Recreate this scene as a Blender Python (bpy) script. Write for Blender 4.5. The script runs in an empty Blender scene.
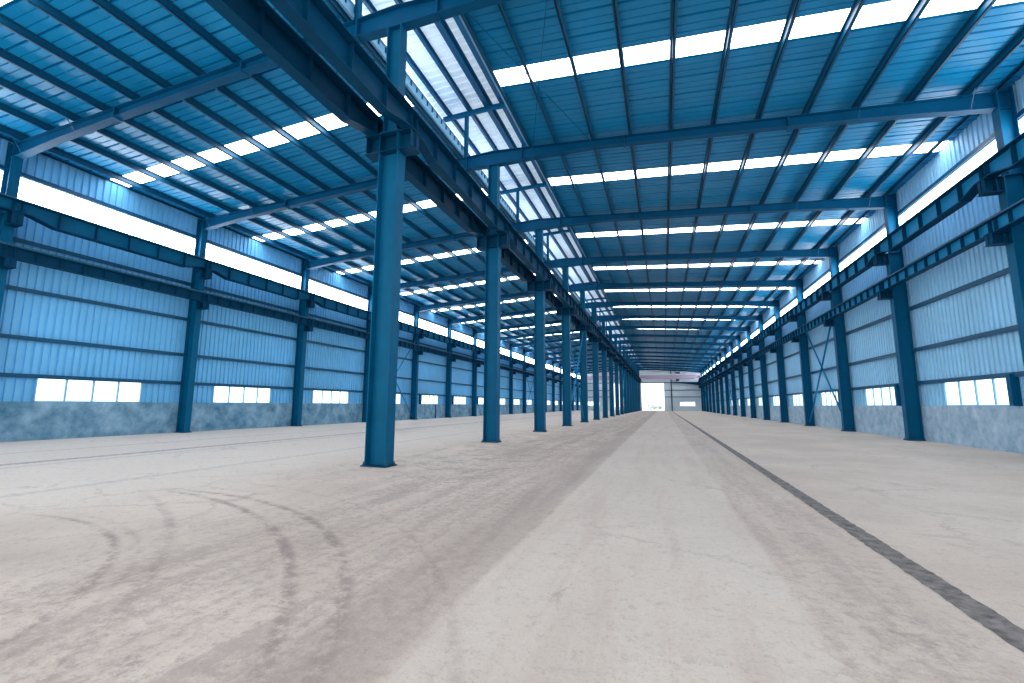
import bpy, math, random
from mathutils import Vector, Matrix
random.seed(7)
sc = bpy.context.scene
col = sc.collection

# ------------------------------------------------------------------ camera, world, exposure
F_PX, YAW, PITCH, ROLL, CAM_Z = 458.887, 18.1204, 7.8746, 0.2612, 1.3409
cd = bpy.data.cameras.new('camera'); cam = bpy.data.objects.new('camera', cd); col.objects.link(cam)
yw, pt, rl = map(math.radians, (YAW, PITCH, ROLL))
fw = Vector((-math.sin(yw)*math.cos(pt), math.cos(yw)*math.cos(pt), math.sin(pt)))
rr = Vector((math.cos(yw), math.sin(yw), 0)); uu = rr.cross(fw)
r2 = rr*math.cos(rl) + uu*math.sin(rl); u2 = -rr*math.sin(rl) + uu*math.cos(rl)
cam.matrix_world = Matrix(((r2.x, u2.x, -fw.x, 0), (r2.y, u2.y, -fw.y, 0), (r2.z, u2.z, -fw.z, CAM_Z), (0, 0, 0, 1)))
cd.sensor_width = 36; cd.lens = F_PX/1024*36; cd.clip_start = .05; cd.clip_end = 2000
sc.camera = cam

SKY_STRENGTH = 2.2
SKYLIGHT_E, STRIP_E, PANE_E, MONITOR_E = 9.0, 11.0, 1.5, 0.22
w = bpy.data.worlds.new('overcast_sky'); sc.world = w; w.use_nodes = True
bg = w.node_tree.nodes['Background']; bg.inputs[0].default_value = (.95, .98, 1, 1); bg.inputs[1].default_value = SKY_STRENGTH
sc.view_settings.view_transform = 'Standard'; sc.view_settings.look = 'None'
sc.view_settings.exposure = 0.0; sc.view_settings.gamma = 1; sc.view_settings.use_curve_mapping = False
sc.cycles.max_bounces = 8; sc.cycles.diffuse_bounces = 5; sc.cycles.caustics_reflective = False

# ------------------------------------------------------------------ layout (metres)
S = 7.0; Y1 = 8.94
XC, XL, XR = -5.99, -21.35, 9.57          # column rows
WL, WR = -21.62, 9.85                     # inner faces of the long walls
KA, KB = -1, 17
YF, YB = -1.6, 129.2                      # open front edge of the roof, back wall
def FY(k): return Y1 + S*k
def roof_z(x): return 11.48 - .06*abs(x-XC)      # underside of the sheet
def raft_top(x): return 11.28 - .06*abs(x-XC)
SILL, WTOP, EAVE = 1.38, 2.26, 10.25
BRACED = (3, 9, 15)
ORD = ['first','second','third','fourth','fifth','sixth','seventh','eighth','ninth','tenth','eleventh','twelfth','thirteenth','fourteenth','fifteenth','sixteenth','seventeenth','eighteenth','nineteenth','twentieth']

# ------------------------------------------------------------------ materials
def mat(name, base, rough=.5, var=.0, vscale=3.0, dark=None, metal=0.0, spec=.5, bump=0):
    m = bpy.data.materials.new(name); m.use_nodes = True; nt = m.node_tree; b = nt.nodes['Principled BSDF']
    b.inputs['Base Color'].default_value = (*base, 1); b.inputs['Roughness'].default_value = rough
    b.inputs['Metallic'].default_value = metal; b.inputs['Specular IOR Level'].default_value = spec
    if var > 0:
        tc = nt.nodes.new('ShaderNodeTexCoord'); n = nt.nodes.new('ShaderNodeTexNoise')
        n.inputs['Scale'].default_value = vscale; n.inputs['Detail'].default_value = 6; n.inputs['Roughness'].default_value = .65
        nt.links.new(tc.outputs['Object'], n.inputs['Vector'])
        r = nt.nodes.new('ShaderNodeValToRGB'); r.color_ramp.elements[0].position = .3; r.color_ramp.elements[1].position = .72
        d = dark or tuple(c*(1-var) for c in base)
        r.color_ramp.elements[0].color = (*d, 1); r.color_ramp.elements[1].color = (*[min(1, c*(1+var*.5)) for c in base], 1)
        nt.links.new(n.outputs['Fac'], r.inputs['Fac']); nt.links.new(r.outputs['Color'], b.inputs['Base Color'])
        if bump:
            bp = nt.nodes.new('ShaderNodeBump'); bp.inputs['Strength'].default_value = bump; bp.inputs['Distance'].default_value = .02
            nt.links.new(n.outputs['Fac'], bp.inputs['Height']); nt.links.new(bp.outputs['Normal'], b.inputs['Normal'])
    return m
def glow(name, colr, strength, base=(.8, .85, .9), stripes=None):
    m = mat(name, base, .35); b = m.node_tree.nodes['Principled BSDF']
    b.inputs['Emission Color'].default_value = (*colr, 1); b.inputs['Emission Strength'].default_value = strength
    return m
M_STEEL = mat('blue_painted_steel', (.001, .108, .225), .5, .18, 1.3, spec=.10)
M_GIRD = mat('shaded_blue_steel', (.0008, .050, .115), .5, .2, 1.3, spec=.08)  # darker copy of the blue steel, shade on the girders put into its colour
M_WEB = mat('lit_blue_steel', (.008, .24, .49), .5, .15, 1.3, spec=.12)  # lighter copy of the blue steel, light on the girder webs painted in
M_RAFT = mat('blue_painted_rafter_steel', (.001, .080, .185), .5, .18, 1.3, spec=.10)
M_PURL = mat('blue_cold_formed_purlin', (.002, .080, .175), .42, .1, 1.0, spec=.3)
M_SHEET = mat('blue_wall_sheet', (.175, .545, .89), .5, .16, .35, spec=.25)
M_SHEET_R = mat('lit_blue_wall_sheet', (.33, .67, .93), .5, .14, .35, spec=.25)  # paler copy of the wall sheet, stronger light on the right wall painted in
M_ROOF = mat('blue_roof_sheet', (.005, .250, .515), .36, .15, .5, spec=.32)
M_BACK = mat('hazed_end_wall_sheet', (.84, .93, 1.0), .5, .08, .3, spec=.2)  # far-end haze painted in as a paler sheet colour
M_CONC = mat('weathered_plaster', (.46, .58, .68), .9, .2, 2.6, dark=(.20, .36, .50), bump=.4)
M_CONC_L = mat('shaded_stained_plaster', (.27, .43, .55), .9, .35, 1.6, dark=(.04, .17, .29), bump=.4)  # dimmer light on the left wall put into the base colour; blotches are stains
M_BOLT = mat('dark_bolt_steel', (.01, .05, .10), .5)
M_TRIM = mat('pale_blue_trim', (.25, .55, .80), .35)
M_SKYL = glow('translucent_skylight_sheet', (1, 1, 1), SKYLIGHT_E)
M_STRIP = glow('translucent_strip_glazing', (.96, .985, 1), STRIP_E)
M_PANE = glow('bright_window_pane', (.86, .97, 1), PANE_E)
M_MON = glow('translucent_ridge_sheet', (.86, .94, 1), MONITOR_E, (.70, .83, .93))
M_RAIL = mat('rail_steel', (.05, .16, .25), .35, metal=.6)
M_PINK = mat('faded_rose_crane_paint', (.52, .40, .52), .5)
M_WHITE = mat('white_crane_paint', (.75, .85, .92), .5)

# ------------------------------------------------------------------ helpers
class MB:
    def __init__(s): s.v = []; s.f = []
    def hexa(s, p):                      # 8 points: bottom 4 (ccw) then top 4
        n = len(s.v); s.v += [tuple(q) for q in p]
        s.f += [(n, n+3, n+2, n+1), (n+4, n+5, n+6, n+7), (n, n+1, n+5, n+4), (n+1, n+2, n+6, n+5), (n+2, n+3, n+7, n+6), (n+3, n, n+4, n+7)]
        return s
    def box(s, x0, x1, y0, y1, z0, z1):
        return s.hexa([(x0,y0,z0),(x1,y0,z0),(x1,y1,z0),(x0,y1,z0),(x0,y0,z1),(x1,y0,z1),(x1,y1,z1),(x0,y1,z1)])
    def quad(s, *p):
        n = len(s.v); s.v += [tuple(q) for q in p]; s.f.append(tuple(range(n, n+len(p)))); return s
    def cyl(s, c0, c1, r, n=10, r1=None):
        c0, c1 = Vector(c0), Vector(c1); d = (c1-c0).normalized(); r1 = r if r1 is None else r1
        a = d.orthogonal().normalized(); b = d.cross(a); m = len(s.v)
        for c, q in ((c0, r), (c1, r1)):
            for i in range(n):
                t = 2*math.pi*i/n; s.v.append(tuple(c + a*math.cos(t)*q + b*math.sin(t)*q))
        for i in range(n): j = (i+1) % n; s.f.append((m+i, m+j, m+n+j, m+n+i))
        s.f.append(tuple(m+i for i in reversed(range(n)))); s.f.append(tuple(m+n+i for i in range(n)))
        return s
    def bar(s, a, b, w, h, up=(0, 0, 1)):       # rectangular bar between two points
        a, b = Vector(a), Vector(b); d = (b-a).normalized(); u = Vector(up); sd = d.cross(u).normalized(); u = sd.cross(d)
        P = []
        for c in (a, b): P += [c - sd*w/2 - u*h/2, c + sd*w/2 - u*h/2, c + sd*w/2 + u*h/2, c - sd*w/2 + u*h/2]
        n = len(s.v); s.v += [tuple(q) for q in P]
        s.f += [(n,n+1,n+2,n+3),(n+7,n+6,n+5,n+4)] + [(n+i, n+4+i, n+4+(i+1)%4, n+(i+1)%4) for i in range(4)]
        return s
    def build(s, name, m, parent=None, loc=(0, 0, 0)):
        me = bpy.data.meshes.new(name); me.from_pydata(s.v, [], s.f); me.materials.append(m); me.update()
        import bmesh
        bm = bmesh.new(); bm.from_mesh(me); bmesh.ops.recalc_face_normals(bm, faces=bm.faces); bm.to_mesh(me); bm.free()
        o = bpy.data.objects.new(name, me); col.objects.link(o); o.location = loc
        if parent: o.parent = parent
        return o
def empty(name, loc=(0, 0, 0)):
    o = bpy.data.objects.new(name, None); o.empty_display_size = .3; o.location = loc; col.objects.link(o); return o
def tag(o, label, cat, group=None):
    o['label'] = label; o['category'] = cat
    if group: o['group'] = group
    return o
def struct(o): o['kind'] = 'structure'; return o
KIDS = {}
def copy_tree(o, parent=None):
    c = o.copy(); col.objects.link(c)
    if parent: c.parent = parent
    for ch in [q for q in o.children]: copy_tree(ch, c)
    return c

# ------------------------------------------------------------------ floor
TR0, TR1 = 1.84, 2.02      # the rough channel along the floor
def floor_mat():
    m = bpy.data.materials.new('dusty_concrete_floor'); m.use_nodes = True; nt = m.node_tree; N = nt.nodes; L = nt.links
    b = N['Principled BSDF']; b.inputs['Roughness'].default_value = .8; b.inputs['Specular IOR Level'].default_value = .25
    geo = N.new('ShaderNodeNewGeometry'); sep = N.new('ShaderNodeSeparateXYZ'); L.new(geo.outputs['Position'], sep.inputs[0])
    def math_(op, a, b_=None, c=None, clamp=False):
        n = N.new('ShaderNodeMath'); n.operation = op; n.use_clamp = clamp
        for i, q in enumerate((a, b_, c)):
            if q is None: continue
            if isinstance(q, (int, float)): n.inputs[i].default_value = q
            else: L.new(q, n.inputs[i])
        return n.outputs[0]
    def noise(scale, detail=6, rough=.6, vec=None, dist=0):
        n = N.new('ShaderNodeTexNoise'); n.inputs['Scale'].default_value = scale; n.inputs['Detail'].default_value = detail
        n.inputs['Roughness'].default_value = rough; n.inputs['Distortion'].default_value = dist
        L.new(vec if vec is not None else geo.outputs['Position'], n.inputs['Vector']); return n.outputs['Fac']
    def ramp(x, a, b_): 
        n = N.new('ShaderNodeMapRange'); n.interpolation_type = 'SMOOTHSTEP'; n.clamp = True
        L.new(x, n.inputs[0]); n.inputs[1].default_value = a; n.inputs[2].default_value = b_; return n.outputs[0]
    X, Y = sep.outputs[0], sep.outputs[1]
    mp = N.new('ShaderNodeMapping'); mp.inputs['Scale'].default_value = (1, .10, 1); L.new(geo.outputs['Position'], mp.inputs[0])
    streak = noise(2.6, 8, .65, mp.outputs[0], .3)
    big = noise(.35, 4, .55); mid = noise(1.6, 8, .68, None, .4); fine = noise(9, 9, .82); grit = noise(30, 5, .8)
    wob = math_('MULTIPLY', math_('SUBTRACT', noise(.8, 5, .6), .5), .55)
    Xw = math_('ADD', X, wob)
    def band(v, c, h, soft):       # 1 inside |v-c|<h
        d = math_('ABSOLUTE', math_('SUBTRACT', v, c)); return math_('SUBTRACT', 1.0, ramp(d, h-soft, h+soft))
    def mixc(f, a, bcol):
        n = N.new('ShaderNodeMix'); n.data_type = 'RGBA'; L.new(f, n.inputs[0])
        for q, i in ((a, 6), (bcol, 7)):
            if isinstance(q, tuple): n.inputs[i].default_value = (*q, 1)
            else: L.new(q, n.inputs[i])
        return n.outputs[2]
    c = mixc(ramp(big, .35, .65), (.61, .505, .425), (.71, .60, .515))
    c = mixc(math_('MULTIPLY', ramp(mid, .46, .70), .30), c, (.50, .40, .34))
    # paler dust over the left aisle
    c = mixc(math_('MULTIPLY', math_('SUBTRACT', 1, ramp(Xw, -9.5, -5.5)), .75), c, (.80, .71, .63))
    road = band(math_('ADD', X, math_('MULTIPLY', wob, .25)), -.28, 1.10, .05)
    scuff = math_('MAXIMUM', band(Xw, -3.0, 1.7, .9), math_('MULTIPLY', band(Xw, 1.25, .62, .35), .8))
    scuff = math_('MULTIPLY', scuff, math_('SUBTRACT', 1, road))
    tex = math_('ADD', math_('MULTIPLY', fine, .55), math_('MULTIPLY', streak, .45))
    c = mixc(math_('MULTIPLY', scuff, math_('ADD', .16, math_('MULTIPLY', ramp(tex, .44, .57), .50))), c, (.35, .275, .245))
    edge = math_('MULTIPLY', band(Xw, -1.75, .38, .25), math_('SUBTRACT', 1, road))
    c = mixc(math_('MULTIPLY', edge, .40), c, (.30, .235, .215))
    c = mixc(math_('MULTIPLY', road, .55), c, (.63, .555, .485))
    c = mixc(math_('MULTIPLY', math_('MULTIPLY', road, ramp(streak, .46, .66)), .45), c, (.53, .41, .35))
    def arc(cx, cy, r, wd, amt):
        nonlocal c
        dx = math_('SUBTRACT', X, cx); dy = math_('SUBTRACT', Y, cy)
        rad = math_('SQRT', math_('ADD', math_('MULTIPLY', dx, dx), math_('MULTIPLY', dy, dy)))
        mk = band(math_('ADD', rad, math_('MULTIPLY', math_('SUBTRACT', fine, .5), .14)), r, wd, .04)
        mk = math_('MULTIPLY', mk, math_('MULTIPLY', ramp(math_('ADD', math_('MULTIPLY', mid, .6), math_('MULTIPLY', fine, .7)), .52, .80), amt))
        mk = math_('MULTIPLY', mk, ramp(X, -8.0, -6.2))
        c = mixc(mk, c, (.27, .205, .185))
    for a in ((-6.97, -.21, 3.93, .035, .95), (-6.97, -.21, 4.10, .02, .5), (-11.28, -4.76, 10.54, .05, .5), (-8.24, -2.07, 7.48, .05, .95), (-7.06, -.48, 5.94, .05, .9), (-7.3, -.6, 6.9, .03, .4)):
        arc(*a)
    for x_, h_, a_ in ((-13.7, .16, .95), (-13.0, .06, .7), (-9.1, .12, .35), (-16.6, .12, .5)):
        c = mixc(math_('MULTIPLY', band(math_('ADD', X, math_('MULTIPLY', wob, .6)), x_, h_, .08), math_('MULTIPLY', ramp(fine, .35, .6), a_)), c, (.25, .23, .24))
    # dark spilled patches, cracks and grit
    c = mixc(math_('MULTIPLY', ramp(math_('ADD', math_('MULTIPLY', noise(.9, 9, .72, None, .8), .75), math_('MULTIPLY', fine, .25)), .58, .66), .50), c, (.28, .22, .205))
    patch = math_('MULTIPLY', ramp(math_('ADD', math_('MULTIPLY', mid, .5), math_('MULTIPLY', fine, .5)), .48, .60), math_('MULTIPLY', band(Xw, -4.6, 2.0, 1.0), ramp(Y, 5.5, 9)))
    c = mixc(math_('MULTIPLY', patch, .6), c, (.27, .225, .22))
    c = mixc(math_('MULTIPLY', ramp(grit, .54, .64), .30), c, (.34, .27, .24))
    speck = noise(75, 2, .6)
    c = mixc(math_('MULTIPLY', ramp(speck, .66, .72), .8), c, (.20, .16, .145))
    c = mixc(math_('MULTIPLY', ramp(math_('SUBTRACT', 1.0, grit), .56, .66), .18), c, (.80, .70, .62))
    c = mixc(math_('MULTIPLY', ramp(fine, .52, .62), .38), c, (.38, .30, .265))
    crack = N.new('ShaderNodeTexVoronoi'); crack.feature = 'DISTANCE_TO_EDGE'; crack.inputs['Scale'].default_value = .55
    wv = N.new('ShaderNodeVectorMath'); wv.operation = 'ADD'; L.new(geo.outputs['Position'], wv.inputs[0])
    wc = N.new('ShaderNodeCombineXYZ'); L.new(math_('MULTIPLY', mid, 1.2), wc.inputs[0]); L.new(math_('MULTIPLY', fine, .6), wc.inputs[1]); L.new(wc.outputs[0], wv.inputs[1]); L.new(wv.outputs[0], crack.inputs['Vector'])
    c = mixc(math_('MULTIPLY', math_('MULTIPLY', math_('SUBTRACT', 1, ramp(crack.outputs['Distance'], .004, .016)), ramp(big, .45, .6)), .35), c, (.27, .22, .20))
    L.new(c, b.inputs['Base Color'])
    bp = N.new('ShaderNodeBump'); bp.inputs['Strength'].default_value = .6; bp.inputs['Distance'].default_value = .02
    L.new(math_('ADD', fine, math_('MULTIPLY', mid, .8)), bp.inputs['Height']); L.new(bp.outputs['Normal'], b.inputs['Normal'])
    return m
M_FLOOR = floor_mat()
fb = MB(); fb.box(WL-.25, TR0, YF-.5, YB+.3, -.25, 0); fb.box(TR1, WR+.25, YF-.5, YB+.3, -.25, 0); fb.box(TR0, TR1, YF-.5, YB+.3, -.25, -.03)
floor = struct(fb.build('floor', M_FLOOR))
M_GRAVEL = mat('dark_channel_fill', (.26, .225, .21), .95, .5, 9, dark=(.06, .055, .055), bump=1.0)
tb = MB(); n = 900; ys = [YF-.5 + (70-YF)*(i/n)**1.6 for i in range(n+1)] + [YB]
L_, R_ = [], []
for y in ys:
    L_.append((TR0 - random.random()*.02, y, .003)); R_.append((TR1 + random.random()*.02, y, .003))
for i in range(len(ys)-1):
    tb.quad(L_[i], (1.89, ys[i], .001), (1.89, ys[i+1], .001), L_[i+1])
    tb.quad((1.89, ys[i], .001), (1.97, ys[i], .001), (1.97, ys[i+1], .001), (1.89, ys[i+1], .001))
    tb.quad((1.97, ys[i], .001), R_[i], R_[i+1], (1.97, ys[i+1], .001))
struct(tb.build('trim_1', M_GRAVEL))

# ------------------------------------------------------------------ long walls
def ribbed(mb, axis_pts, plane, inward, z0, z1, a0, a1, horiz='y', pitch=.245, depth=.055):
    """trapezoid-ribbed sheet between a0..a1 at x (or y) = plane, ribs standing inward"""
    n = max(1, round((a1-a0)/pitch)); p = (a1-a0)/n
    prof = []
    for i in range(n):
        s = a0 + i*p
        prof += [(s, 0), (s+p*.62, 0), (s+p*.68, depth), (s+p*.94, depth)]
    prof.append((a1, 0))
    def P(a, d, z): return (plane+inward*d, a, z) if horiz == 'y' else (a, plane+inward*d, z)
    b = len(mb.v)
    for a, d in prof: mb.v.append(P(a, -d, z0)); mb.v.append(P(a, -d, z1))
    for i in range(len(prof)-1): mb.f.append((b+2*i, b+2*i+2, b+2*i+3, b+2*i+1))
def long_wall(side, xw, inn, sh, cm):
    out = -inn
    m = MB(); m.box(min(xw, xw+out*.24), max(xw, xw+out*.24), YF, YB, 0, SILL)
    wall = struct(m.build('wall_'+side, cm))
    xs = xw + out*.06
    lo, hi, tp = MB(), MB(), MB()
    for k in range(KA-1, KB+1):
        y0, y1 = max(YF, FY(k)), min(YB, FY(k+1)) if k < KB else YB
        c = FY(k)+3.5; has = y1-y0 > 4
        if has:
            ribbed(lo, None, xs, inn, SILL, WTOP, y0, c-1.91); ribbed(lo, None, xs, inn, SILL, WTOP, c+1.69, y1)
        elif y1 > y0: ribbed(lo, None, xs, inn, SILL, WTOP, y0, y1)
        if y1 > y0:
            ribbed(hi, None, xs, inn, WTOP, 8.3, y0, y1); ribbed(tp, None, xs, inn, 9.40, 10.75, y0, y1)
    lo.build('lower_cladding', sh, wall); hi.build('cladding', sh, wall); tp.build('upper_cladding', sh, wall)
    for z in (WTOP+.03, 3.63, 5.34, 7.07, 8.33, 9.47):
        g = MB(); a, b_ = sorted((xs+inn*.002, xs+inn*.10)); g.box(a, b_, YF, YB, z-.055, z+.055)
        g.box(*sorted((xs+inn*.101, xs+inn*.115)), YF, YB, z-.075, z+.075)
        g.build('girt', M_PURL, wall)
    return wall, xs
WN = [0]
def wname(): WN[0] += 1; return 'window_%d' % WN[0]
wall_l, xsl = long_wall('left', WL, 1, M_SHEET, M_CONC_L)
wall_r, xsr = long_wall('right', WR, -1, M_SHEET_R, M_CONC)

def strip_window(xs, inn, y0, y1):
    m = MB(); a, b_ = sorted((xs, xs-inn*.03)); m.box(a, b_, y0+.02, y1-.02, 8.38, 9.40)
    o = struct(m.build(wname(), M_STRIP))
    f = MB()
    a, b_ = sorted((xs, xs+inn*.05))
    f.box(a, b_, y0, y1, 9.37, 9.40)
    f.box(a, b_, y1-.62, y1-.59, 8.38, 9.37)
    f.build('window_frame', M_TRIM, o)
def low_window(xs, xw, inn, c, post):
    m = MB(); a, b_ = sorted((xs+inn*.0, xs-inn*.02)); m.box(a, b_, c-1.87, c+1.65, SILL+.03, WTOP-.03)
    o = struct(m.build(wname(), M_PANE))
    f = MB(); a, b_ = sorted((xs+inn*.045, xs-inn*.03))
    f.box(a, b_, c-1.91, c+1.69, SILL, SILL+.035); f.box(a, b_, c-1.91, c+1.69, WTOP-.04, WTOP)
    for q in (-1.91, 1.65): f.box(a, b_, c+q, c+q+.04, SILL, WTOP)
    for q in (-1.00, -.11, .78): f.box(a, b_, c+q-.032, c+q+.032, SILL+.035, WTOP-.04)
    f.build('window_frame', M_TRIM, o)
    if post:
        p = MB(); a, b_ = sorted((xs+inn*.01, xs+inn*.22)); p.box(a, b_, c-2.09, c-1.92, SILL, WTOP+.05)
        p.build('jamb_post', M_STEEL, o)
for k in range(KA, KB):
    strip_window(xsl, 1, FY(k), FY(k+1)); low_window(xsl, WL, 1, FY(k)+3.5, k >= 4)
    if k >= 0:
        strip_window(xsr, -1, FY(k), FY(k+1)); low_window(xsr, WR, -1, FY(k)+3.5, True)

# ------------------------------------------------------------------ roof sheets, skylights
SKH = .36
def skc(k): return FY(k) + 3.30
OPN = 1.40                                 # half width of the ridge opening
def roof_segments():
    e = [YF]
    for k in range(KA, KB): e += [skc(k)-SKH, skc(k)+SKH]
    e.append(YB); return [(e[i], e[i+1]) for i in range(0, len(e), 2)]
rb = MB()
for sx, xe in ((-1, WL-.15), (1, WR+.15)):
    xi = XC + sx*OPN
    for y0, y1 in roof_segments():
        n = max(1, round((y1-y0)/.80)); p = (y1-y0)/n; prof = [(y0, 0)]
        for i in range(n):
            s = y0+i*p
            prof += [(s+.02, .0), (s+.03, .08), (s+.085, .08), (s+.095, 0), (s+p*.40, 0), (s+p*.41, .03), (s+p*.44, .03), (s+p*.45, 0), (s+p*.72, 0), (s+p*.73, .03), (s+p*.76, .03), (s+p*.77, 0)]
        prof.append((y1, 0)); b = len(rb.v)
        for a, d in prof: rb.v.append((xi, a, roof_z(xi)+d)); rb.v.append((xe, a, roof_z(xe)+d))
        for i in range(len(prof)-1): rb.f.append((b+2*i, b+2*i+2, b+2*i+3, b+2*i+1))
        rb.box(min(xi, xe), max(xi, xe), y0, y0+.001, 11, 11.0001) if False else None
ceiling = struct(rb.build('ceiling', M_ROOF))
for k in range(KA, KB):
    for sx, xe in ((-1, WL), (1, WR)):
        xi = XC+sx*(OPN+.02); m = MB()
        ya, yb = skc(k)-SKH, skc(k)+SKH
        z0, z1 = roof_z(xi)+.01, roof_z(xe)+.01
        m.hexa([(xi,ya,z0),(xe,ya,z1),(xe,yb,z1),(xi,yb,z0),(xi,ya,z0+.02),(xe,ya,z1+.02),(xe,yb,z1+.02),(xi,yb,z0+.02)])
        struct(m.build(wname(), M_SKYL))

# ------------------------------------------------------------------ purlins (continuous lines)
offs = [OPN+.06] + [2.50+1.37*i for i in range(10)] + [15.57]
for sx, side in ((-1, 'left'), (1, 'right')):
    for i, d in enumerate(offs):
        x = XC+sx*d; z = raft_top(x); m = MB()
        lo_ = z+.13 if i == len(offs)-1 else z
        m.box(x-.012, x+.012, YF, YB, lo_, z+.20)
        m.box(*sorted((x-sx*.012, x+sx*(.075 if i < 11 else .02))), YF, YB, lo_, lo_+.012); m.box(*sorted((x+sx*.012, x-sx*.075)), YF, YB, z+.188, z+.198)
        if i < 11: m.box(*sorted((x+sx*.063, x+sx*.075)), YF, YB, z+.012, z+.035)
        o = m.build('roof_purlin', M_PURL)
        if i == 0: t = 'edge purlin along the %s edge of the bright ridge opening' % side
        elif i == len(offs)-1: t = 'eave purlin running under the roof edge along the %s wall' % side
        else: t = 'blue purlin line under the %s roof slope, %s out from the ridge opening' % (side, ORD[i-1])
        tag(o, t, 'purlin', 'roof purlins of the %s slope' % side)

# ------------------------------------------------------------------ ridge monitor
MZ = 13.28
def mon_z(x): return MZ + .10 - .05*abs(x-XC)
mm = MB(); xe = 2.45
n = round((YB-YF)/.33); p = (YB-YF)/n; prof = []
for i in range(n):
    s = YF+i*p; prof += [(s, 0), (s+p*.74, 0), (s+p*.76, .07), (s+p*.97, .07)]
prof.append((YB, 0))
for sx in (-1, 1):
    b = len(mm.v)
    for a, d in prof: mm.v.append((XC, a, mon_z(XC)+.14+d)); mm.v.append((XC+sx*xe, a, mon_z(XC+xe)+.14+d))
    for i in range(len(prof)-1): mm.f.append((b+2*i, b+2*i+2, b+2*i+3, b+2*i+1))
mm.build('monitor_roof', M_MON, ceiling)
for i, (d, wd) in enumerate(((-2.02, .14), (-1.12, .15), (-.30, .30), (.36, .30), (1.12, .15), (2.02, .14))):
    x = XC+d; z = mon_z(x); m = MB()
    m.box(x-wd/2, x+wd/2, YF, YB, z+.11, z+.125); m.box(x-.01, x+.01, YF, YB, z-.03, z+.11); m.box(x-wd/2, x+wd*.2, YF, YB, z-.042, z-.03)
    tag(m.build('monitor_purlin', M_PURL), 'slim purlin under the raised ridge roof, %s' % ['outermost on its left side','second from its left edge','just left of the ridge line','just right of the ridge line','second from its right edge','outermost on its right side'][i], 'purlin', 'purlins of the raised ridge roof')
for sx, side in ((-1, 'left'), (1, 'right')):
    x = XC+sx*OPN; z = roof_z(x); m = MB(); YC = YB-.15
    m.box(*sorted((x-sx*.035, x-sx*.01)), YF, YC, z-.02, z+.32); m.box(*sorted((x-sx*.09, x+sx*.08)), YF, YC, z+.32, z+.345)
    m.box(*sorted((x-sx*.08, x-sx*.0)), YF, YC, z-.05, z-.021)
    o = m.build('ridge_curb', M_TRIM); tag(o, 'pale metal upstand along the %s edge of the ridge opening' % side, 'roof trim', 'upstands beside the ridge opening')
    c = MB(); y = YF+.1
    while y < 80: c.box(*sorted((x-sx*.065, x-sx*.036)), y, y+.05, z+.16, z+.318); y += .36
    c.build('closure_strip', M_PURL, o)
def monitor_frame(k):
    e = empty('ridge_truss', (XC, FY(k), 11.2))
    for sx in (-1, 1):
        m = MB(); x = sx*1.22; zb = raft_top(XC+1.22)-11.2
        zt = mon_z(XC+x)-11.2-.24
        m.box(x-.06, x+.06, -.012, .012, zb, zt); m.box(x-.072, x-.06, -.06, .06, zb, zt); m.box(x+.06, x+.072, -.06, .06, zb, zt)
        m.build('post', M_STEEL, e)
        r = MB(); za = mon_z(XC)-11.2-.15; zc_ = mon_z(XC+2.3)-11.2-.15; xo = sx*2.3
        for h0, h1, wd in ((-.09, -.078, .06), (-.078, .078, .006), (.078, .09, .06)):
            r.hexa([(0,-wd,za+h0),(xo,-wd,zc_+h0),(xo,wd,zc_+h0),(0,wd,za+h0),(0,-wd,za+h1),(xo,-wd,zc_+h1),(xo,wd,zc_+h1),(0,wd,za+h1)])
        r.build('beam', M_STEEL, e)
    return e
mf = None
for k in range(KA, KB+1):
    if mf is None: o = mf = monitor_frame(k)
    else: o = copy_tree(mf); o.location.y = FY(k)
    tag(o, ('small steel frame lifting the ridge roof, over centre column %s from the camera' % ORD[k]) if k >= 0 else 'small steel frame lifting the ridge roof above the near open end', 'roof frame', 'frames of the raised ridge roof')

# ------------------------------------------------------------------ rafters
def rbot(d):
    P = [(0, 10.68), (2, 10.74), (4, 10.74), (7, 10.54), (10, 10.34), (13, 10.10), (15.7, 9.80)]
    for (a, za), (b_, zb) in zip(P, P[1:]):
        if d <= b_: return za+(zb-za)*(d-a)/(b_-a)
    return P[-1][1]
RF = {}
def rafter(side, sx, dmax):
    e = empty('roof_rafter', (XC, 0, 0)); m = MB(); st = [0, 2, 4, 7, 10, 13, dmax]
    T = lambda d: 11.28-.06*d-.004
    for a, b_ in zip(st, st[1:]):
        xa, xb = sx*a, sx*b_
        def slab(z0a, z0b, z1a, z1b, w_):
            m.hexa([(xa,-w_,z0a),(xb,-w_,z0b),(xb,w_,z0b),(xa,w_,z0a),(xa,-w_,z1a),(xb,-w_,z1b),(xb,w_,z1b),(xa,w_,z1a)])
        slab(rbot(a), rbot(b_), rbot(a)+.02, rbot(b_)+.02, .13); slab(T(a)-.02, T(b_)-.02, T(a), T(b_), .13)
        slab(rbot(a)+.02, rbot(b_)+.02, T(a)-.02, T(b_)-.02, .008)
    m.build('beam', M_RAFT, e)
    for d in (1.15, 5.0, 10.2):
        s = MB(); s.box(sx*d-.022, sx*d+.022, -.14, .14, rbot(d)-.03, T(d)+.0); s.build('splice_plate', M_RAFT, e)
    for d in (12.09, 14.83):
        s = MB()
        for q in (-1, 1): s.bar((sx*d, q*.10, rbot(d)+.03), (sx*(d+.0), q*.42, T(d)+.06), .022, .022, (1, 0, 0))
        s.build('flange_brace', M_PURL, e)
    return e
for side, sx, dmax in (('left', -1, 15.55), ('right', 1, 15.75)):
    base = None
    for k in range(KA, KB+1):
        if base is None: o = base = rafter(side, sx, dmax)
        else: o = copy_tree(base)
        o.location.y = FY(k)
        t = ('blue roof rafter spanning the %s aisle, meeting centre column %s from the camera' % (side, ORD[k])) if k >= 0 else 'blue roof rafter spanning the %s aisle at the near open end' % side
        tag(o, t, 'rafter', 'rafters over the %s aisle' % side)

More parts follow.
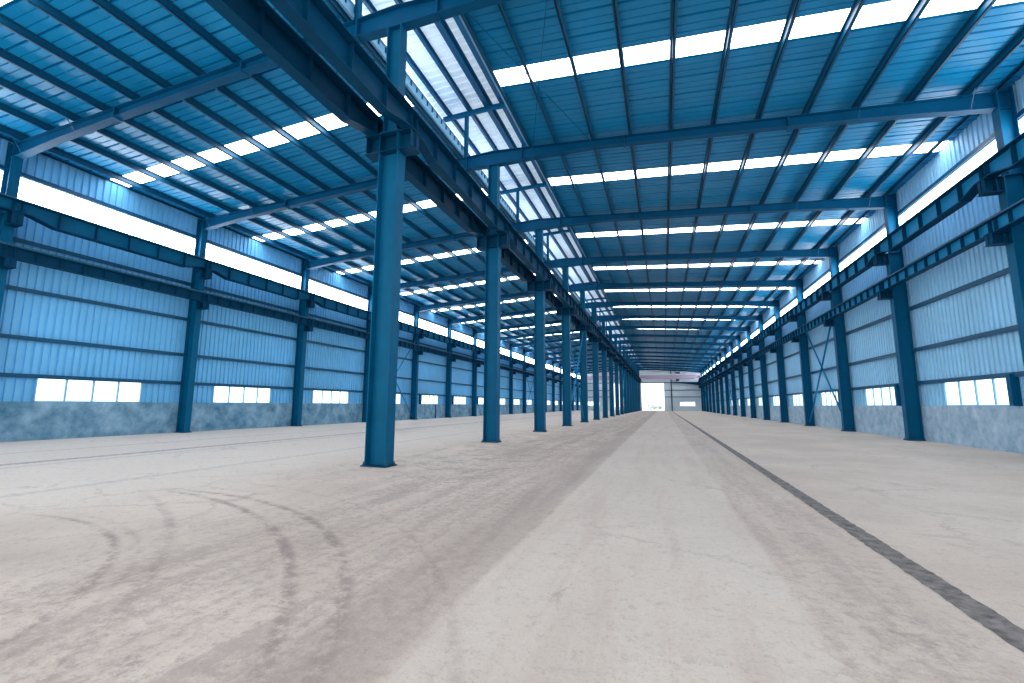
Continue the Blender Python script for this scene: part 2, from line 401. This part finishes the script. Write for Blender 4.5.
# ------------------------------------------------------------------ columns
def hsec(m, cx, cy, W, w_, z0, z1, tf=.022, tw=.014):
    m.box(cx-W/2, cx-W/2+tf, cy-w_/2, cy+w_/2, z0, z1); m.box(cx+W/2-tf, cx+W/2, cy-w_/2, cy+w_/2, z0, z1)
    m.box(cx-W/2+tf, cx+W/2-tf, cy-tw/2, cy+tw/2, z0, z1)
def base_plate(e, W, w_):
    p = MB(); p.box(-W/2-.06, W/2+.06, -w_/2-.06, w_/2+.06, 0, .025); bp_ = p.build('base_plate', M_GIRD, e)
    for ax in (-1, 1):
        for ay in (-1, 1):
            b = MB(); x, y = ax*(W/2+.03), ay*(w_/2-.02); b.cyl((x, y, .03), (x, y, .055), .028, 6); b.cyl((x, y, .055), (x, y, .10), .013, 8)
            b.build('anchor_bolt', M_BOLT, bp_)
def bracket(e, sx, xa, xb, z0, z1, w_=.30, taper=0):
    m = MB(); a, b_ = sorted((sx*xa, sx*xb))
    m.box(a, b_, -w_/2, w_/2, z1-.025, z1); m.box(a, b_, -w_/2, w_/2, z0, z0+.02); m.box(a, b_, -.01, .01, z0+.02, z1-.025)
    for q in (.35, .92):
        x = sx*(xa+(xb-xa)*q); m.box(x-.008, x+.008, -w_/2, w_/2, z0+.02, z1-.025)
    m.build('bracket', M_GIRD, e)
def centre_column():
    e = empty('steel_column', (XC, 0, 0))
    m = MB(); hsec(m, 0, 0, .52, .34, .03, 7.84); m.build('lower_shaft', M_STEEL, e)
    m = MB(); hsec(m, 0, 0, .38, .30, 7.84, 10.68); m.box(-.26, .26, -.17, .17, 7.82, 7.845); m.build('upper_shaft', M_STEEL, e)
    base_plate(e, .52, .34)
    bracket(e, -1, .0, .66, 7.32, 7.80, .38); bracket(e, 1, .0, .66, 7.32, 7.80, .38)
    return e
def wall_column(inn):                      # inn: direction of the hall
    e = empty('steel_column')
    m = MB(); hsec(m, 0, 0, .50, .30, .03, 7.80); m.build('lower_shaft', M_STEEL, e)
    m = MB(); hsec(m, -inn*.06, 0, .38, .30, 7.80, 10.44); m.box(-.25, .25, -.15, .15, 7.79, 7.81); m.build('upper_shaft', M_STEEL, e)
    base_plate(e, .50, .30)
    bracket(e, inn, .25, .72, 7.34, 7.78); bracket(e, inn, .25, .72, 5.84, 6.18)
    return e
def row(proto, x, kk, rowname, first):
    base = None
    for k in kk:
        if base is None: o = base = proto
        else: o = copy_tree(base)
        o.location = (x, FY(k), 0); nvis = k-first
        t = '%s, %s from the camera' % (rowname, ORD[nvis]) if nvis >= 0 else '%s, beside the near open end' % rowname
        if k in BRACED or k-1 in BRACED: t += ', with a cross brace beside it'
        tag(o, t, 'column', rowname.split(',')[0]+'s')
row(centre_column(), XC, range(KA, KB+1), 'blue steel column in the centre row', 0)
row(wall_column(1), XL, range(KA, KB+1), 'blue steel column on the left wall', 0)
row(wall_column(-1), XR, range(KA, KB+1), 'blue steel column on the right wall', 0)

# ------------------------------------------------------------------ crane runway girders
def girder(top, botf, bote, hw, hb, ns, name, wm, detailed, L=S):
    e = empty(name); m = MB(); wb_ = MB(); tf = .025; y0, y1 = .006, L-.006
    P = [(y0, bote), (.36, bote), (1.10, botf), (L-1.10, botf), (L-.36, bote), (y1, bote)]
    m.box(-hw, hw, y0, y1, top-tf, top)
    for (a, za), (b_, zb) in zip(P, P[1:]):
        m.hexa([(-hb,a,za),(hb,a,za),(hb,b_,zb),(-hb,b_,zb),(-hb,a,za+tf),(hb,a,za+tf),(hb,b_,zb+tf),(-hb,b_,zb+tf)])
        wb_.hexa([(-.008,a,za+tf),(.008,a,za+tf),(.008,b_,zb+tf),(-.008,b_,zb+tf),(-.008,a,top-tf),(.008,a,top-tf),(.008,b_,top-tf),(-.008,b_,top-tf)])
    def zb_(y):
        for (a, za), (b_, zb) in zip(P, P[1:]):
            if y <= b_: return za+(zb-za)*(y-a)/(b_-a)
        return bote
    S_ = [.12] + [L*(i)/ns for i in range(1, ns)] + [L-.12]
    sm = m
    for y in S_:
        q = MB() if detailed else m
        for sx in (-1, 1):
            q.box(*sorted((sx*.008, sx*(hb-.012))), y-.006, y+.006, zb_(y)+tf+.002, top-tf-.002)
        if detailed: q.build('stiffener', M_GIRD, e)
    m.build('flanges', M_GIRD, e); wb_.build('web', wm, e)
    r = MB(); r.box(-.035, .035, y0, y1, top, top+.012); r.box(-.012, .012, y0, y1, top+.012, top+.06); r.box(-.025, .025, y0, y1, top+.06, top+.085)
    r.build('crane_rail', M_RAIL, e)
    return e
def runs(x, spec, rowlabel):
    pd = pf = None
    for k in range(KA, KB):
        det = k <= 3
        if det:
            if pd is None: o = pd = girder(*spec, True)
            else: o = copy_tree(pd)
        else:
            if pf is None: o = pf = girder(*spec, False)
            else: o = copy_tree(pf)
        o.location = (x, FY(k), 0)
        t = ('%s, %s length from the camera' % (rowlabel, ORD[k])) if k >= 0 else '%s, length by the open end' % rowlabel
        tag(o, t, 'crane girder', rowlabel)
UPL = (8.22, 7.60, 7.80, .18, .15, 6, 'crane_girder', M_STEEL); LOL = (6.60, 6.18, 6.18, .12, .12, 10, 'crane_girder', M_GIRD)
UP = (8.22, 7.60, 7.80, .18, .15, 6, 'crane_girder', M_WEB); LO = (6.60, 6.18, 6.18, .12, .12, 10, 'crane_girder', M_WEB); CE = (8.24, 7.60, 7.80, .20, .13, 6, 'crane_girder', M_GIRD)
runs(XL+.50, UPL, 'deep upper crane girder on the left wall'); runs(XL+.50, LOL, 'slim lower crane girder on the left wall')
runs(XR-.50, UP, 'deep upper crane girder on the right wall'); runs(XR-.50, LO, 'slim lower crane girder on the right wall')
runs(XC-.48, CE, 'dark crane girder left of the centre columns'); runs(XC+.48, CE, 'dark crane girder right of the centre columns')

# ------------------------------------------------------------------ cross braces
def brace(x, k, z1, label):
    e = empty('cross_brace', (x, FY(k)+S/2, 0))
    for s in (-1, 1):
        m = MB(); a = (s*.03, -s*(S/2-.16), .25); b_ = (s*.03, s*(S/2-.16), z1); m.bar(a, b_, .012, .10, (1, 0, 0)); m.bar((a[0]-s*.03, a[1], a[2]), (b_[0]-s*.03, b_[1], b_[2]), .05, .012, (1, 0, 0)); m.build('diagonal', M_WEB, e)
    g = MB(); g.box(-.006, .006, -.14, .14, (z1+.25)/2-.14, (z1+.25)/2+.14); g.build('gusset_plate', M_STEEL, e)
    tag(e, label, 'brace', 'cross braces between columns')
for k in BRACED:
    w_ = {3: 'nearest', 9: 'middle', 15: 'farthest'}[k]
    brace(XL, k, 7.1, 'blue steel cross brace between two left wall columns, %s of that row' % w_)
    brace(XR, k, 7.1, 'blue steel cross brace between two right wall columns, %s of that row' % w_)
    brace(XC, k, 7.2, 'blue steel cross brace between two centre columns, %s of that row' % w_)
for i, (xa, xb, k, lab) in enumerate(((XC+OPN+.2, XC+2.5+1.37*1, 0, 'thin rods crossing under the right roof slope near the ridge opening, nearest pair'),)):
    e = empty('roof_bracing', ((xa+xb)/2, FY(k)+3.5, 11)); h = (xb-xa)/2
    for s in (-1, 1):
        m = MB(); m.cyl((-h, -s*3.4, raft_top(xa)-11-.12), (h, s*3.4, raft_top(xb)-11-.12), .012, 6); m.build('rod', M_STEEL, e)
    tag(e, lab, 'brace')

# ------------------------------------------------------------------ back wall
yb = YB
def back_panels():
    rect = [ # x0,x1,z0,z1 solid cladding
        (WL, -20.1, 0, 11), (-20.1, -16.6, 0, 1.3), (-20.1, -16.6, 2.35, 11), (-16.6, -13.3, 0, 11), (-13.3, -9.0, 7.3, 11.2),
        (-9.0, -5.45, 0, 11.4), (-5.45, .35, 7.3, 11.4), (.35, 4.2, 0, 11.2), (4.2, 7.9, 0, 1.3), (4.2, 7.9, 2.3, 11), (7.9, WR, 0, 11)]
    m = MB()
    for x0, x1, z0, z1 in rect:
        if z0 < SILL and z1 > 5: m.box(x0, x1, yb-.1, yb+.1, 0, SILL); z0 = SILL
        elif z1 <= SILL: m.box(x0, x1, yb-.1, yb+.1, z0, z1); continue
        ribbed(m, None, yb, -1, z0, min(z1, 10.5), x0, x1, 'x')
    return m
wb = struct(back_panels().build('wall_back', M_BACK))
g = MB()       # gable infill up to the roof
for x0, x1 in ((WL-.15, XC), (XC, WR+.15)): g.quad((x0, yb, 10.45), (x1, yb, 10.45), (x1, yb, roof_z(x1)+.05), (x0, yb, roof_z(x0)+.05))
g.build('gable_cladding', M_BACK, wb)
g = MB(); g.box(XC-2.4, XC+2.4, yb-.02, yb, 11.3, 13.5); g.build('monitor_end_sheet', M_MON, wb)
for z in (3.63, 5.4, 7.45, 9.0):
    for x0, x1 in (((WL, -13.45), (.5, WR)) if z < 7.3 else ((WL, WR),)):
        m = MB(); m.box(x0, x1, yb-.16, yb-.04, z-.08, z+.08); m.build('girt', M_PURL, wb)
for x0, x1, z0, z1 in ((-20.1, -16.6, 1.3, 2.35), (4.2, 7.9, 1.3, 2.3)):
    m = MB(); m.box(x0, x1, yb-.02, yb, z0, z1); o = struct(m.build(wname(), M_PANE))
    f = MB(); f.box(x0, x1, yb-.07, yb-.02, z0-.05, z0); f.box(x0, x1, yb-.07, yb-.02, z1, z1+.05)
    for i in range(5): x = x0+(x1-x0)*i/4; f.box(x-.03, x+.03, yb-.07, yb-.02, z0, z1)
    f.build('window_frame', M_TRIM, o)
for i, (x0, x1) in enumerate(((-13.3, -9.0), (-5.45, .35))):
    m = MB(); m.box(x0-.12, x0, yb-.14, yb+.05, 0, 7.42); m.box(x1, x1+.12, yb-.14, yb+.05, 0, 7.42); m.box(x0, x1, yb-.14, yb+.05, 7.3, 7.42)
    o = struct(m.build('door_%d' % (i+1), M_TRIM))
    lf = MB(); q = (-6.95, -5.6) if i else (-8.85, -7.2); ribbed(lf, None, yb-.22, -1, .05, 7.2, q[0], q[1], 'x')
    lf.build('sliding_leaf', M_WHITE, o)
for x, nm in ((2.2, 'slim blue post on the back wall between the open doorway and the window'), (-14.6, 'slim blue post on the back wall of the left aisle')):
    e = empty('wind_post', (x, yb-.30, 0)); m = MB(); hsec(m, 0, 0, .25, .25, .02, roof_z(x)-.3); m.build('shaft', M_STEEL, e)
    m = MB(); m.box(-.2, .2, -.18, .18, 0, .025); m.build('base_plate', M_STEEL, e); tag(e, nm, 'column')
e = empty('tie_beam', (2.3, yb-.6, 7.2))
m = MB(); m.hexa([(0,-.1,.18),(7.05,-.1,-.55),(7.05,.1,-.55),(0,.1,.18),(0,-.1,.42),(7.05,-.1,.05),(7.05,.1,.05),(0,.1,.42)]); m.build('beam', M_GIRD, e)
tag(e, 'blue tapering beam across the back wall right of the doorway', 'beam')

# ------------------------------------------------------------------ bridge cranes near the far end
def crane(xa, xb, y, label):
    cx = (xa+xb)/2; e = empty('bridge_crane', (cx, y, 8.33)); h = (xb-xa)/2
    for s in (-1, 1):
        m = MB(); yy = s*.8
        m.hexa([(-h+.1,yy-.2,.15),(h-.1,yy-.2,.15),(h-.1,yy+.2,.15),(-h+.1,yy+.2,.15),(-h+.1,yy-.2,.75),(h-.1,yy-.2,.75),(h-.1,yy+.2,.75),(-h+.1,yy+.2,.75)])
        m.hexa([(-h+1.6,yy-.2,-.22),(h-1.6,yy-.2,-.22),(h-1.6,yy+.2,-.22),(-h+1.6,yy+.2,-.22),(-h+.9,yy-.2,.15),(h-.9,yy-.2,.15),(h-.9,yy+.2,.15),(-h+.9,yy+.2,.15)])
        g_ = m.build('bridge_girder', M_PINK, e)
        w2 = MB(); w2.box(-h+.1, h-.1, yy-.24, yy+.24, .75, 1.02); w2.build('walkway', M_WHITE, g_)
        t = MB(); t.box(s*h-.18, s*h+.18, -1.5, 1.5, .06, .42); tr = t.build('end_truck', M_PINK, e)
        for q in (-1.2, 1.2): c_ = MB(); c_.cyl((s*h-.06, q, .165), (s*h+.06, q, .165), .165, 16); c_.build('wheel', M_BOLT, tr)
    t = MB(); t.box(1.2, 2.6, -1.0, 1.0, 1.02, 1.14); tr = t.build('trolley', M_GIRD, e)
    d = MB(); d.cyl((1.4, 0, 1.4), (2.5, 0, 1.4), .26, 16); d.build('hoist_drum', M_BOLT, tr)
    d = MB(); d.box(1.5, 2.3, -.35, .35, -.75, -.25); d.cyl((1.9, 0, -.25), (1.9, 0, 1.2), .03, 6); d.cyl((1.9, .0, -.75), (1.9, 0, -1.0), .08, 8, .02); d.build('hook_block', M_BOLT, tr)
    tag(e, label, 'bridge crane', 'bridge cranes at the far end')
crane(XC+.48, XR-.5, 124.6, 'rose and white bridge crane over the right aisle before the bright doorway')
crane(XL+.5, XC-.48, 124.6, 'rose and white bridge crane over the left aisle, glimpsed between the centre columns')

# ------------------------------------------------------------------ small things
e = empty('drain_pipe', (WL+.07, FY(4)+4.6, 0)); m = MB(); m.cyl((0, 0, .02), (0, 0, SILL), .05, 12); m.build('pipe', M_STEEL, e)
m = MB(); m.cyl((0, 0, .9), (0, 0, .96), .065, 12); m.box(-.07, .0, -.03, .03, .9, .96); m.build('pipe_clamp', M_BOLT, e)
tag(e, 'short blue drain pipe on the plastered base of the left wall', 'pipe')

# ------------------------------------------------------------------ outside
M_GROUND = mat('pale_outdoor_ground', (.62, .62, .60), .95, .15, .3)
m = MB(); m.box(-200, 200, YB+.3, 420, -.26, -.02); struct(m.build('ground', M_GROUND))
M_LEAF = mat('glare_paled_leaves', (.50, .62, .55), .9, .3, 3)  # outdoor overexposure put into the leaf colour
for i, (x, y, r) in enumerate(((-4.3, 166, 1.3), (-2.9, 172, 1.0), (-1.2, 176, .8))):
    m = MB()
    for j in range(260):
        a, b_ = random.random()*6.283, math.acos(1-2*random.random()); q = r*(.55+.45*random.random())
        c = Vector((q*math.sin(b_)*math.cos(a), q*math.sin(b_)*math.sin(a), r*.9+q*.8*math.cos(b_)))
        u = Vector((random.uniform(-1,1), random.uniform(-1,1), random.uniform(-1,1))).normalized()*.16; v = u.orthogonal().normalized()*.10
        m.quad(c-u, c+v, c+u, c-v)
    e = empty('shrub', (x, y, -.02)); m.build('foliage', M_LEAF, e); s = MB(); s.cyl((0, 0, 0), (0, 0, r*1.1), .07, 8, .03); s.build('stem', M_BOLT, e)
    tag(e, ['pale green shrub outside the far doorway, leftmost and largest', 'pale green shrub outside the far doorway, middle one', 'small pale shrub outside the far doorway, rightmost'][i], 'shrub', 'shrubs outside the doorway')
